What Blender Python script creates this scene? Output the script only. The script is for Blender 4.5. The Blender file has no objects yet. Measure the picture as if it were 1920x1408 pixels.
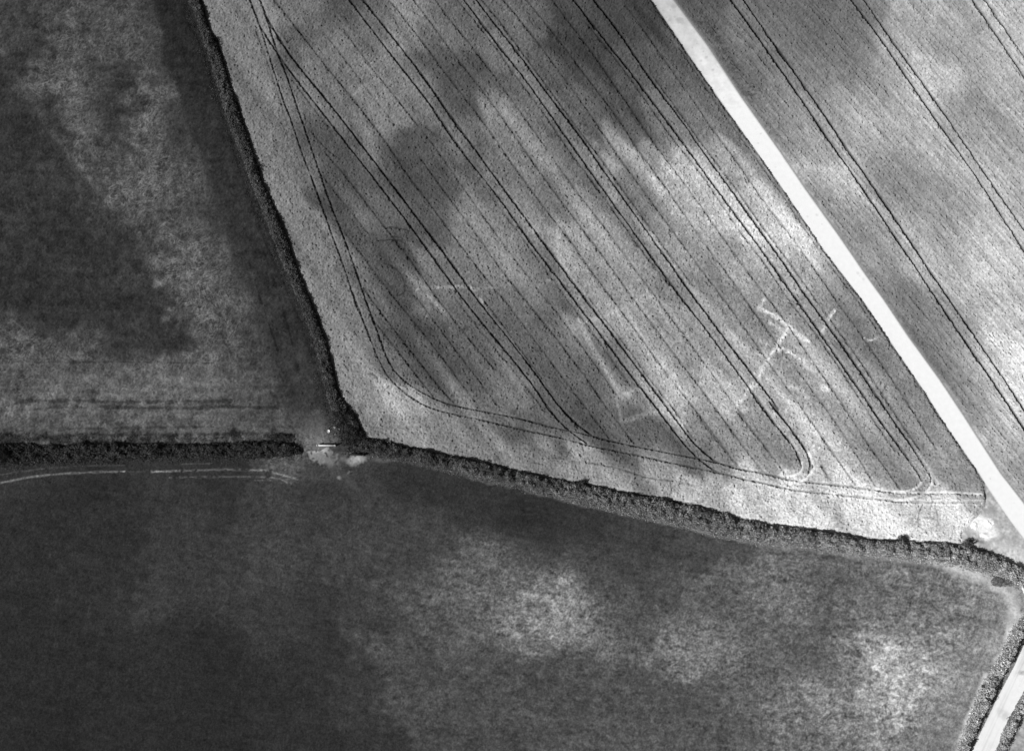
import bpy, math, random
import numpy as np
rng = np.random.default_rng(7); random.seed(7)
C = bpy.context.scene.collection
sc = bpy.context.scene
# ------------------------------------------------------------------ camera
TILT = math.radians(10); HFOV = math.radians(38)
FPX = 960/math.tan(HFOV/2)
CAMZ = FPX/10*math.cos(TILT)
CAMY = -CAMZ*math.tan(TILT)
cd = bpy.data.cameras.new('camera'); cam = bpy.data.objects.new('camera', cd); C.objects.link(cam)
cd.sensor_fit = 'HORIZONTAL'; cd.angle = HFOV; cd.clip_start = 1; cd.clip_end = 30000
cam.location = (0, CAMY, CAMZ); cam.rotation_euler = (TILT, 0, 0); sc.camera = cam
# ------------------------------------------------------------------ sky and sun (monochrome film: neutral light)
SUN_EL = math.radians(46); SHX, SHY = 0.88, 0.47           # where shadows fall (x, y on the ground)
w = bpy.data.worlds.new('World'); sc.world = w; w.use_nodes = True
nt = w.node_tree; nt.nodes.clear()
sky = nt.nodes.new('ShaderNodeTexSky'); sky.sky_type = 'NISHITA'; sky.sun_disc = False
sky.sun_elevation = SUN_EL; sky.sun_rotation = math.atan2(-SHX, -SHY)
bw = nt.nodes.new('ShaderNodeRGBToBW'); bg = nt.nodes.new('ShaderNodeBackground'); wo = nt.nodes.new('ShaderNodeOutputWorld')
nt.links.new(sky.outputs[0], bw.inputs[0]); nt.links.new(bw.outputs[0], bg.inputs[0]); nt.links.new(bg.outputs[0], wo.inputs[0])
bg.inputs[1].default_value = 0.06
sd = bpy.data.lights.new('sun', 'SUN'); sd.energy = 4.3; sd.angle = math.radians(0.5); sd.color = (1, 1, 1)
so = bpy.data.objects.new('sun', sd); C.objects.link(so)
import mathutils
dv = mathutils.Vector((SHX*math.cos(SUN_EL), SHY*math.cos(SUN_EL), -math.sin(SUN_EL)))
so.rotation_euler = dv.to_track_quat('-Z', 'Y').to_euler(); so.location = (-60, -40, 90)
vs = sc.view_settings; vs.view_transform = 'Standard'; vs.look = 'None'; vs.exposure = 0; vs.gamma = 1

# ------------------------------------------------------------------ survey helpers: survey-sheet units (0.1 m) to ground metres
VS = 960*750/1024/704
def g(u, v):
    u = np.asarray(u, float); v = np.asarray(v, float)
    x = (u-960)/FPX; y = (704-v)*VS/FPX
    dy = y*math.cos(TILT)+math.sin(TILT); dz = y*math.sin(TILT)-math.cos(TILT)
    k = CAMZ/-dz
    return x*k, CAMY+dy*k
def ginv(X, Y):
    px, py, pz = X, Y-CAMY, -CAMZ
    cy = py*math.cos(TILT)+pz*math.sin(TILT); cz = -py*math.sin(TILT)+pz*math.cos(TILT)
    return 960+FPX*px/-cz, 704-FPX*cy/-cz/VS
def gp(pts):
    a = np.array(pts, float); x, y = g(a[:,0], a[:,1]); return np.stack([x, y], 1)
TL = {1:(440,0),2:(840,0),3:(1200,0),4:(540,280),5:(900,280),6:(1260,280),7:(640,560),8:(1000,560),9:(1360,560),10:(1000,740),11:(1360,740),12:(1520,560)}
def T(*segs):                                        # sheet-number, then x,y pairs in the sheet's own units
    out = []
    for s in segs:
        ox, oy = TL[s[0]]; p = s[1:]
        for i in range(0, len(p), 2): out.append((ox+p[i]/4.79, oy+p[i+1]/4.79))
    out2 = [out[0]]
    for q in out[1:]:
        if (q[0]-out2[-1][0])**2+(q[1]-out2[-1][1])**2 > 60: out2.append(q)
    return out2
def TT(ox, oy, s, *p): return [(ox+p[i]/s, oy+p[i+1]/s) for i in range(0, len(p), 2)]
def smooth(P, n=6):                                  # Catmull-Rom through ground points
    P = np.asarray(P); 
    if len(P) < 3: return P
    Q = np.vstack([2*P[0]-P[1], P, 2*P[-1]-P[-2]]); out = []
    for i in range(1, len(Q)-2):
        a, b, c, d = Q[i-1:i+3]
        for k in range(n):
            t = k/n
            out.append(.5*((2*b)+(c-a)*t+(2*a-5*b+4*c-d)*t*t+(3*b-a-3*c+d)*t**3))
    out.append(Q[-2]); return np.array(out)

# ------------------------------------------------------------------ traced lines
HL1 = T((1,140,0,245,280,330,560,430,870,520,1110),(4,115,0,200,220,330,570,400,780,500,1040),(7,120,0,220,250,300,460,380,640,440,730,550,830,700,940,850,1000,1000,1040,1250,1090,1500,1150,1750,1205),(10,0,335,350,415,480,460,800,520,1100,585,1400,650,1600,690,1910,765),(11,80,745,400,810,600,860,1000,900,1400,945,1550,965,1910,970))+[(1790,942),(1835,943)]
HL2 = T((1,230,0,300,180,340,330,380,460,430,580,490,740,560,950,630,1150),(4,215,0,300,240,380,480,480,730,550,920,620,1110),(7,215,0,300,220,360,390,430,580,480,660,600,770,750,860,900,930,1000,960,1300,1020,1600,1080,1850,1145),(10,60,272,300,325,450,355,600,395,850,455,1100,505,1430,570,1600,600,1850,670),(11,50,660,350,710,600,775,1000,815,1350,860,1500,875))
HL2b = T((11,1350,860,1500,878,1600,885,1910,885))+[(1790,925),(1838,928)]
TURN1 = T((11,1500,875,1620,872,1700,845,1745,800,1755,770))
TURN2 = T((11,550,745,620,728,670,690,680,640,668,590))
TURN3 = T((11,560,820,650,795,720,750,770,690,785,640,770,600,740,530))
TURN4 = T((11,1500,960,1640,945,1760,900,1830,830,1845,770,1830,720))
A0L = T((1,230,240,330,400,430,560,570,730,680,880,850,1090,960,1230),(4,560,0,700,170,850,360,1000,560,1150,760,1300,970,1500,1240),(7,1080,0,1250,200,1400,380,1550,560,1700,750,1850,950),(10,45,0,150,160,280,310,350,400,480,440))
A0R = T((1,280,140,330,230,440,430,550,570,700,750,850,930,1000,1120,1120,1270),(4,680,0,850,200,1000,410,1150,600,1300,800,1450,1000,1600,1200),(7,1200,0,1370,190,1500,360,1650,550,1800,740),(10,140,0,250,140,350,260,430,330,520,365))
AL = T((1,1030,0,1120,120,1250,290,1400,490,1600,740,1780,970),(4,1540,0,1700,200),(5,0,225,150,410,300,620,440,830,600,1030,780,1260),(8,350,0,500,190,700,450,900,730,1060,920,1200,1110),(10,1200,270,1420,550,1550,665,1640,695))
AR = T((1,1150,0,1300,190,1450,370,1600,570,1750,760),(2,0,1030,150,1210),(5,0,70,200,340,450,680,600,880,720,1045,850,1225),(8,460,0,700,310,900,580,1100,850,1300,1110),(10,1300,270,1450,480,1560,590,1660,620))
BL = T((2,140,0,300,210,500,480,700,720,900,1010,1060,1230),(5,840,0,1000,210,1200,500,1400,780,1620,1080),(8,1320,0,1500,210,1700,480),(9,0,520,200,790,380,1040,520,1230),(11,240,0,420,240,600,460,650,560,668,600))
BR = T((2,250,0,400,200,600,440,800,720,1000,990,1200,1230),(5,970,0,1150,250,1350,540,1550,810,1750,1090),(8,1440,0,1600,200,1800,480),(9,0,370,200,630,400,890,560,1110),(11,340,0,500,200,650,400,730,530,760,620,750,700))
CL = T((2,1125,0,1190,80,1300,240,1500,480),(3,0,770,200,1040,400,1300),(6,130,0,300,230,500,500,700,770,900,1040),(9,620,0,800,240,1000,540,1200,820,1400,1110),(11,1220,0,1400,260,1580,500,1730,720,1755,770))
CR = T((2,1300,0,1480,220,1650,460),(3,0,590,150,800,300,990,450,1190),(6,250,0,400,190,600,470,800,750,1000,1020),(9,730,0,900,220,1100,500,1300,800,1500,1080),(11,1340,0,1500,230,1650,440,1830,720,1880,800))
DL = T((3,810,0,1000,260,1270,650,1450,900,1600,1130),(6,1450,0,1650,270),(12,1120,0,1300,270,1500,560,1700,850,1910,1170))
DR = T((3,920,0,1100,260,1370,640,1550,890,1720,1140),(6,1560,0,1750,260),(12,1230,0,1400,240,1600,540,1800,820,1910,1000))
EL = TT(1280,0,2.995,940,0,1100,210,1350,580,1600,930,1900,1390)
ER = TT(1280,0,2.995,1010,0,1200,270,1450,620,1700,990,1917,1300)
FL = TT(1280,0,2.995,1620,0,1750,190,1917,440)
FR = TT(1280,0,2.995,1690,0,1800,160,1917,330)
def ext(p, a=True, b=True, d=160):                   # run a line on beyond the survey sheet
    p = list(p)
    def far(p0, p1):
        l = math.hypot(p0[0]-p1[0], p0[1]-p1[1]); return (p0[0]+(p0[0]-p1[0])/l*d, p0[1]+(p0[1]-p1[1])/l*d)
    if a: p = [far(p[0], p[1])]+p
    if b: p = p+[far(p[-1], p[-2])]
    return p
RUTS = [ext(HL1,1,0), ext(HL2,1,0), A0L, A0R, ext(AL,1,0), ext(AR,1,0), ext(BL,1,0), ext(BR,1,0), ext(CL,1,0), ext(CR,1,0), ext(DL), ext(DR), ext(EL), ext(ER), ext(FL), ext(FR)]
RUTW = [.72,.78,.9,1.0,.9,.95,.95,1.0,1.1,1.1,1.3,1.2,1.05,.95,.9,.8]
PALE_RUTS = [HL2b, TURN1, TURN2, TURN3, TURN4]
THIN = [
 T((1,350,0,450,110,540,240,700,440,900,700,1040,860,1150,1000,1250,1140,1400,1330),(4,1100,280,1300,520,1450,740,1600,930,1750,1130,1910,1330),(5,120,1230,240,1390)),
 T((1,800,300,950,480,1150,750,1300,960,1450,1130,1540,1240)),
 T((1,980,270,1100,440,1250,640,1400,820,1550,1010,1700,1210),(4,1340,0,1480,220,1600,390,1750,600,1850,740),(5,110,720,280,950,450,1170,620,1390)),
 T((4,1200,100,1380,350,1500,510,1650,710,1800,900),(5,0,820,150,1030,300,1230,440,1400)),
 T((1,1380,0,1500,140,1650,340,1780,500),(2,0,700,150,880,300,1080,450,1280),(5,190,0,340,210,500,420,570,540,700,680,820,830,960,1050,1080,1210),(8,700,0,830,170,1020,430,1200,690,1350,870,1550,1130,1750,1400)),
 T((1,1600,0,1750,190),(2,0,430,150,620,340,860,500,1080,650,1300),(5,390,0,550,230,750,500,900,700,1050,890,1200,1100,1330,1280),(8,880,0,1010,150,1200,420,1330,590,1500,810,1700,1080,1900,1360)),
 T((1,1800,0),(2,0,170,140,330,320,560,540,860,700,1080,850,1290),(5,600,20,780,260,900,440,1030,590,1200,810,1350,1030,1500,1230),(8,1110,0,1280,240,1450,460,1620,710,1800,950,1910,1090)),
 T((2,80,0,250,210,440,450,600,680,800,940,1000,1230),(5,780,0,950,220,1180,530,1330,750,1500,980,1700,1230)),
 T((2,290,0,460,190,660,480,860,740,1060,1020,1260,1300),(5,1020,0,1210,270,1440,590,1610,830,1760,1030,1910,1230)),
 T((2,490,0,650,190,850,450,1050,720,1250,1000,1400,1210),(5,1190,0,1350,220,1500,430,1680,670,1830,880),(6,110,880,250,1070,380,1250),(9,0,30,200,310,400,600,570,830,750,1080,950,1370),(11,760,240,950,510,1100,730,1160,810)),
 T((2,700,0,900,250,1080,480,1280,750,1450,970,1600,1180),(5,1400,0,1570,210,1750,470),(6,0,480,170,680,350,940,550,1190),(9,160,0,350,250,560,540,740,780,950,1060,1170,1400),(11,1180,560,1340,820)),
 T((2,930,0,1100,230,1300,490,1450,710,1600,930,1770,1170),(5,1590,0,1750,200),(6,0,190,200,440,420,750,600,1000,800,1270),(9,380,0,520,180,700,450,860,680,1030,930,1200,1190,1330,1400),(11,1350,540,1500,740,1560,850)),
 T((2,1240,220,1450,470,1650,730),(3,0,840,230,1170,400,1390),(6,80,0,350,350,500,590,700,870,900,1120),(9,540,0,700,180,850,370,1010,610,1180,870,1380,1180,1520,1370)),
 T((3,120,700,250,880,420,1110),(6,310,20,560,340,790,680,990,930,1110,1110),(9,840,60,950,210,1150,490,1320,730,1440,920,1590,1150,1740,1360)),
 T((2,1590,60,1750,270),(3,0,250,170,480,300,670,450,870,600,1100,700,1250),(6,500,0,700,300,850,520,1050,760,1200,980,1350,1180),(9,970,0,1100,170,1250,380,1400,600,1550,820,1700,1050,1890,1360)),
 T((3,350,440,500,660,650,880,780,1080,920,1260),(6,700,20,960,370,1110,600,1330,930,1500,1160,1690,1400),(12,440,80,620,330)),
 T((4,300,230,500,480,720,760)),
 T((4,350,50,550,280,700,480,850,680,1000,860,1200,1140),(7,860,0,1050,240,1200,430,1380,640)),
 T((4,490,720,650,930,850,1200),(7,620,170,850,460,1000,650,1100,800,1250,990)),
 T((4,680,1250,780,1400),(7,400,180,550,380,700,560,850,770,1010,940)),
 T((7,310,220,450,400,600,590,750,790,830,890)),
 T((7,680,0,850,220,1000,430,1130,600,1250,760,1420,980)),
 T((7,1040,20,1200,230,1390,460,1580,690,1830,1020)),
 T((7,1280,20,1420,190,1610,470,1800,720)),
 T((7,1460,0,1640,250,1800,460),(8,0,370,150,560,300,760,450,960,560,1100,680,1260)),
 T((7,1640,0,1820,220),(8,100,220,300,480,500,750,650,980,800,1170,900,1300)),
 T((8,120,0,300,250,430,420,600,660,740,860)),
 T((8,290,0,450,190,520,290,640,460,800,690,890,810)),
 T((8,500,0,660,210,860,460,990,660,1110,820,1260,980,1430,1260)),
 T((11,0,260,150,460,330,690)), T((11,120,170,250,340,450,600,540,720)), T((11,0,510,110,640)),
 T((10,1500,230,1700,480,1830,640)), T((10,930,260,1060,420)),
 T((1,430,580,600,840,850,1150)), T((1,190,270,320,620,480,1130)), T((11,850,620,900,700,930,770)), T((1,620,1110,800,1330,900,1408)),
 T((8,20,640,200,900,400,1170)), T((12,1620,1110,1840,1380)), T((3,1000,430,1200,690)), T((5,0,280,200,560,440,880,640,1160,800,1370)),
]
THINW = [.8,.5,.7,.8,.75,.9,.6,.8,.9,.8,.7,.9,.7,.8,.7,.6,.5,.85,.55,.9,.9,.6,.5,.7,.6,.85,.6,.6,.6,.5,.7,.5,.6,.4,.5,.4,.6,.6,.5,.4,.35,.5]
VM = lambda *p: TT(1350, 525, 4.267, *p)
CM = lambda *p: TT(712, 432, 3.41, *p)
PALE_MARKS = [  # buried walls showing as parched lines in the crop (points, width px, strength)
 (VM(350,160,310,235), 4, .7), (VM(310,235,400,272,480,325,550,375,600,430,650,462,705,500), 5, 1.0), (VM(390,345,440,375,500,405), 4, .55),
 (VM(545,380,515,435,470,500,430,560,385,635,330,720,300,795), 5, .9), (VM(430,560,500,562,580,600,650,642,690,700), 6, .8), (VM(300,590,340,610,400,600), 6, .4),
 (VM(325,490,365,520), 6, .4), (VM(272,832,238,868), 6, .9), (VM(200,925,150,985,130,1010), 6, .6), (VM(150,1000,190,1040), 7, .4),
 (VM(560,862,640,872,690,940), 6, .5), (VM(820,870,845,872), 9, .9), (VM(910,255,862,320), 5, .75), (VM(832,380,812,422), 6, .7), (VM(425,1075,445,1085), 6, .6),
 (VM(400,50,372,112), 4, .35), (VM(700,700,750,740), 5, .4), (VM(1150,470,1195,490,1245,468), 3, .8), (VM(590,90,620,110), 5, .4), (VM(660,640,720,660), 5, .35),
 (CM(320,372,450,366,570,362,610,385), 4, .34), (CM(310,420,360,475,420,530), 5, .25), (CM(240,385,300,372), 4, .25), (CM(610,385,680,370,740,372), 4, .16),
 ([(1084,600),(1110,652),(1145,712),(1166,748)], 6, .36), ([(1155,746),(1200,728),(1222,770),(1166,792),(1155,746)], 4, .2), ([(1084,610),(1128,596),(1172,578)], 5, .3), ([(1172,578),(1215,660),(1250,722)], 7, .25), (CM(1420,562,1470,535,1515,508), 5, .3), (CM(1345,575,1400,560), 5, .3), (CM(1540,1222,1640,1208,1700,1180,1780,1158), 5, .22),
 (CM(1570,1055,1605,1025), 9, .35), (CM(1740,800,1830,920,1900,1040), 12, .3), (CM(645,440,660,460), 4, .5), (CM(1070,320,1110,335), 4, .2),
 (T((1,1070,860,1170,770)), 3, .28), (T((6,1090,90,1170,110)), 12, .3)]
CRACKS = [  # green frost-crack lines
 T((4,880,720,940,705,1090,740,1120,720)), T((4,800,830,960,820,1090,830,1120,850)), T((4,1060,830,1040,920)), T((4,930,790,1000,800,1020,780)),
 T((4,870,1030,970,1080,1040,1180,1050,1280,1000,1320)), T((10,1225,780,1235,850,1220,900)), T((10,1235,850,1280,815,1340,795)),
 T((10,1320,730,1320,780)), T((10,1350,760,1400,820)), T((10,130,570,270,580)), T((10,350,470,300,560)), T((10,20,620,80,630)), T((1,470,400,520,350)),
 T((10,350,600,700,650,1000,745,1250,780)), T((7,250,680,310,700,330,750)), T((7,380,840,430,790)), T((7,480,630,560,590)), T((7,1700,990,1750,960)), T((9,1380,760,1430,700)), T((9,1400,850,1440,780)), T((11,1830,890,1870,1000,1900,1090)), T((11,1760,990,1730,1080,1720,1150))]
def gsm(P, sig, keep=0):                             # even out hand-traced lines, metres
    P = np.asarray(P); L = np.r_[0, np.cumsum(np.hypot(*np.diff(P, axis=0).T))]; n = max(4, int(L[-1]/.6)); t = np.linspace(0, L[-1], n)
    Q = np.stack([np.interp(t, L, P[:,0]), np.interp(t, L, P[:,1])], 1); m = int(3*sig/.6)+1
    E = np.vstack([2*Q[0]-Q[np.minimum(np.arange(m, 0, -1), n-1)], Q, 2*Q[-1]-Q[np.maximum(n-1-np.arange(1, m+1), 0)]])
    k = np.exp(-.5*(np.arange(-m, m+1)*.6/sig)**2); k /= k.sum()
    S = np.stack([np.convolve(E[:,0], k, 'valid'), np.convolve(E[:,1], k, 'valid')], 1)
    f = np.clip((L[-1]-t)/max(keep, .01)-.5, 0, 1)[:,None] if keep else 1
    return S*f+Q*(1-f)
# ------------------------------------------------------------------ boundaries
H1R = [(330,-160),(355,-80),(378,0),(395,60),(415,100),(430,150),(445,195),(460,240),(480,300),(490,335),(515,390),(540,450),(560,510),(590,580),(608,630),(625,690),(635,735),(650,760),(672,790),(684,820)]
H1L = [(300,-160),(328,-80),(354,0),(368,35),(382,80),(396,120),(408,160),(427,230),(452,290),(472,345),(494,400),(524,480),(553,550),(577,610),(592,650),(603,700),(615,750),(627,790),(634,826)]
H2T = [(682,822),(720,828),(760,838),(820,850),(880,862),(940,877),(1000,892),(1050,900),(1100,908),(1150,920),(1200,927),(1250,937),(1300,947),(1350,961),(1400,976),(1450,984),(1500,990),(1550,997),(1600,1007),(1650,1013),(1700,1015),(1750,1018),(1800,1021),(1850,1032),(1900,1057),(1940,1080),(2000,1110)]
H2B = [(640,846),(700,852),(760,862),(820,877),(880,892),(940,905),(1000,920),(1050,930),(1100,945),(1150,955),(1200,968),(1250,978),(1300,990),(1350,1003),(1400,1012),(1450,1020),(1500,1023),(1550,1030),(1600,1038),(1650,1042),(1700,1048),(1750,1053),(1800,1060),(1850,1073),(1880,1086),(1910,1103),(1960,1130)]
H3T = [(-160,845),(-60,838),(20,832),(100,836),(150,832),(250,833),(350,834),(450,832),(510,828),(545,834),(566,846)]
H3B = [(-160,885),(-60,878),(20,872),(100,868),(150,865),(250,860),(350,860),(450,859),(530,856),(560,852),(566,849)]
H4L = [(1945,1120),(1925,1150),(1905,1175),(1884,1220),(1866,1250),(1846,1287),(1831,1322),(1815,1364),(1800,1406),(1770,1470),(1735,1540)]
H4R = [(1965,1150),(1940,1185),(1920,1208),(1903,1246),(1886,1278),(1868,1312),(1853,1344),(1840,1370),(1823,1406),(1795,1470),(1760,1540)]
RDR = [(1990,1190),(1940,1262),(1920,1297),(1903,1328),(1886,1360),(1868,1406),(1838,1470),(1805,1540)]
H5R = [(2010,1220),(1960,1275),(1935,1322),(1920,1350),(1893,1406),(1865,1470),(1830,1540)]
TKL = [(1112,-160),(1221,0),(1257,53),(1294,108),(1346,184),(1422,290),(1469,357),(1546,472),(1619,566),(1670,643),(1729,729),(1770,794),(1806,846),(1830,881),(1846,906),(1864,934),(1893,976),(1914,1004),(1990,1110)]
TKR = [(1152,-160),(1262,0),(1325,84),(1388,180),(1461,283),(1510,355),(1573,443),(1623,516),(1657,563),(1704,633),(1760,710),(1802,773),(1847,843),(1876,888),(1919,943),(2010,1075)]
CEND = [(1846,906),(1848,942),(1844,958),(1827,973),(1803,998),(1803,1014)]
BIG = 260
P_CROPW = H1R+H2T[:22]+[(1803,1021)]+CEND[::-1]+[(1830,881),(1806,846),(1770,794),(1729,729),(1670,643),(1619,566),(1546,472),(1469,357),(1422,290),(1346,184),(1294,108),(1257,53),(1221,0),(1112,-160)]
P_CROPE = TKR+[(2300,1075),(2300,-160)]
P_TRACK = TKL+[(2300,1200)]+[(2010,1075)]+TKR[::-1][1:]
P_MEADOW = H1L+[(600,846),(566,847)]+H3T[::-1]+[(-300,845),(-300,-160)]
P_ROAD = H4R+RDR[::-1]

# ------------------------------------------------------------------ ground raster
RES = 0.12
fx, fy = g([-90, 2010, -90, 2010], [-90, -90, 1500, 1500])
X0, X1, Y0, Y1 = fx.min(), fx.max(), fy.min(), fy.max()
nx = int((X1-X0)/RES); ny = int((Y1-Y0)/RES)
xs = X0+np.arange(nx)*RES; ys = Y0+np.arange(ny)*RES
XX, YY = np.meshgrid(xs, ys); XX = XX.astype(np.float32); YY = YY.astype(np.float32)
FY = np.fft.fftfreq(ny, RES)[:,None]; FX = np.fft.rfftfreq(nx, RES)[None,:]
def noise(L, W=None, ang=0.0, seed=0):               # smooth random field, correlation lengths L along ang, W across
    W = W or L
    r = np.random.default_rng(seed+100)
    n = np.fft.rfft2(r.standard_normal((ny, nx)).astype(np.float32))
    a = FX*math.cos(ang)+FY*math.sin(ang); b = -FX*math.sin(ang)+FY*math.cos(ang)
    o = np.fft.irfft2(n*np.exp(-2*math.pi**2*((a*L)**2+(b*W)**2)/2), s=(ny, nx)).astype(np.float32)
    return o/o.std()
def inside(poly):                                    # even-odd fill by scan rows, ground metres
    P = gp(poly); m = np.zeros((ny, nx), bool)
    xa, ya = P[:,0], P[:,1]; xb, yb = np.roll(xa, -1), np.roll(ya, -1)
    for j in range(ny):
        y = ys[j]; c = (ya > y) != (yb > y)
        if not c.any(): continue
        xi = np.sort(xa[c]+(y-ya[c])/(yb[c]-ya[c])*(xb[c]-xa[c]))
        for k in range(0, len(xi)-1, 2):
            i0 = max(0, int(math.ceil((xi[k]-X0)/RES))); i1 = min(nx, int(math.floor((xi[k+1]-X0)/RES))+1)
            if i1 > i0: m[j, i0:i1] = True
    return m
def dist(lines, R, out=None):                        # distance to polylines, capped at R metres
    D = np.full((ny, nx), R, np.float32) if out is None else out
    for P in lines:
        for (ax, ay), (bx, by) in zip(P[:-1], P[1:]):
            i0 = max(0, int((min(ax, bx)-R-X0)/RES)); i1 = min(nx, int((max(ax, bx)+R-X0)/RES)+2)
            j0 = max(0, int((min(ay, by)-R-Y0)/RES)); j1 = min(ny, int((max(ay, by)+R-Y0)/RES)+2)
            if i1 <= i0 or j1 <= j0: continue
            px = XX[j0:j1, i0:i1]-ax; py = YY[j0:j1, i0:i1]-ay; vx, vy = bx-ax, by-ay
            t = np.clip((px*vx+py*vy)/(vx*vx+vy*vy+1e-9), 0, 1)
            d = np.hypot(px-t*vx, py-t*vy)
            np.minimum(D[j0:j1, i0:i1], d, out=D[j0:j1, i0:i1])
    return D
def tone_field(pts, sig=2.6):                        # soil and ripeness tone with backscatter brightening painted in, between survey points (grey 0-255)
    a = np.array(pts, float); px, py = g(a[:,0], a[:,1]); v = a[:,2]
    s = 8; cx = xs[::s]; cy = ys[::s]; gx, gy = np.meshgrid(cx, cy)
    num = np.zeros(gx.shape); den = np.zeros(gx.shape)
    for q in range(len(v)):
        d2 = (gx-px[q])**2+(gy-py[q])**2
        wt = np.exp(-d2/(2*sig*sig))+1e-3/(1+d2/30)**2; num += wt*v[q]; den += wt
    c = num/den
    fi = np.arange(nx)/s; fj = np.arange(ny)/s
    i0 = np.minimum(fi.astype(int), c.shape[1]-2); j0 = np.minimum(fj.astype(int), c.shape[0]-2)
    ti = np.clip(fi-i0, 0, 1)[None,:]; tj = np.clip(fj-j0, 0, 1)[:,None]
    return ((c[j0][:,i0]*(1-ti)+c[j0][:,i0+1]*ti)*(1-tj)+(c[j0+1][:,i0]*(1-ti)+c[j0+1][:,i0+1]*ti)*tj).astype(np.float32)
def soften(F, k, sig=14.0):                           # keep the broad drift, ease the local contrast
    s = 16; Fs = F[::s, ::s]; n1, n2 = Fs.shape; pad = 24; E = np.pad(Fs, pad, mode='edge')
    a = np.fft.fftfreq(E.shape[0], RES*s)[:,None]; b = np.fft.rfftfreq(E.shape[1], RES*s)[None,:]
    B = np.fft.irfft2(np.fft.rfft2(E)*np.exp(-2*math.pi**2*sig*sig*(a*a+b*b)), s=E.shape)[pad:pad+n1, pad:pad+n2]
    fi = np.arange(nx)/s; fj = np.arange(ny)/s; i0 = np.minimum(fi.astype(int), n2-2); j0 = np.minimum(fj.astype(int), n1-2); ti = (fi-i0)[None,:]; tj = (fj-j0)[:,None]
    G = (B[j0][:,i0]*(1-ti)+B[j0][:,i0+1]*ti)*(1-tj)+(B[j0+1][:,i0]*(1-ti)+B[j0+1][:,i0+1]*ti)*tj
    return (G+(F-G)*k).astype(np.float32)
def lin(v): v = np.clip(v, 0, 255)/255; return np.where(v < .04045, v/12.92, ((v+.055)/1.055)**2.4)
def warp(F, ax, ay):                                 # shift a field by noise for ragged patch edges
    J, I = np.mgrid[0:ny, 0:nx]
    return F[np.clip(J+(ay/RES).astype(int), 0, ny-1), np.clip(I+(ax/RES).astype(int), 0, nx-1)]

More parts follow.
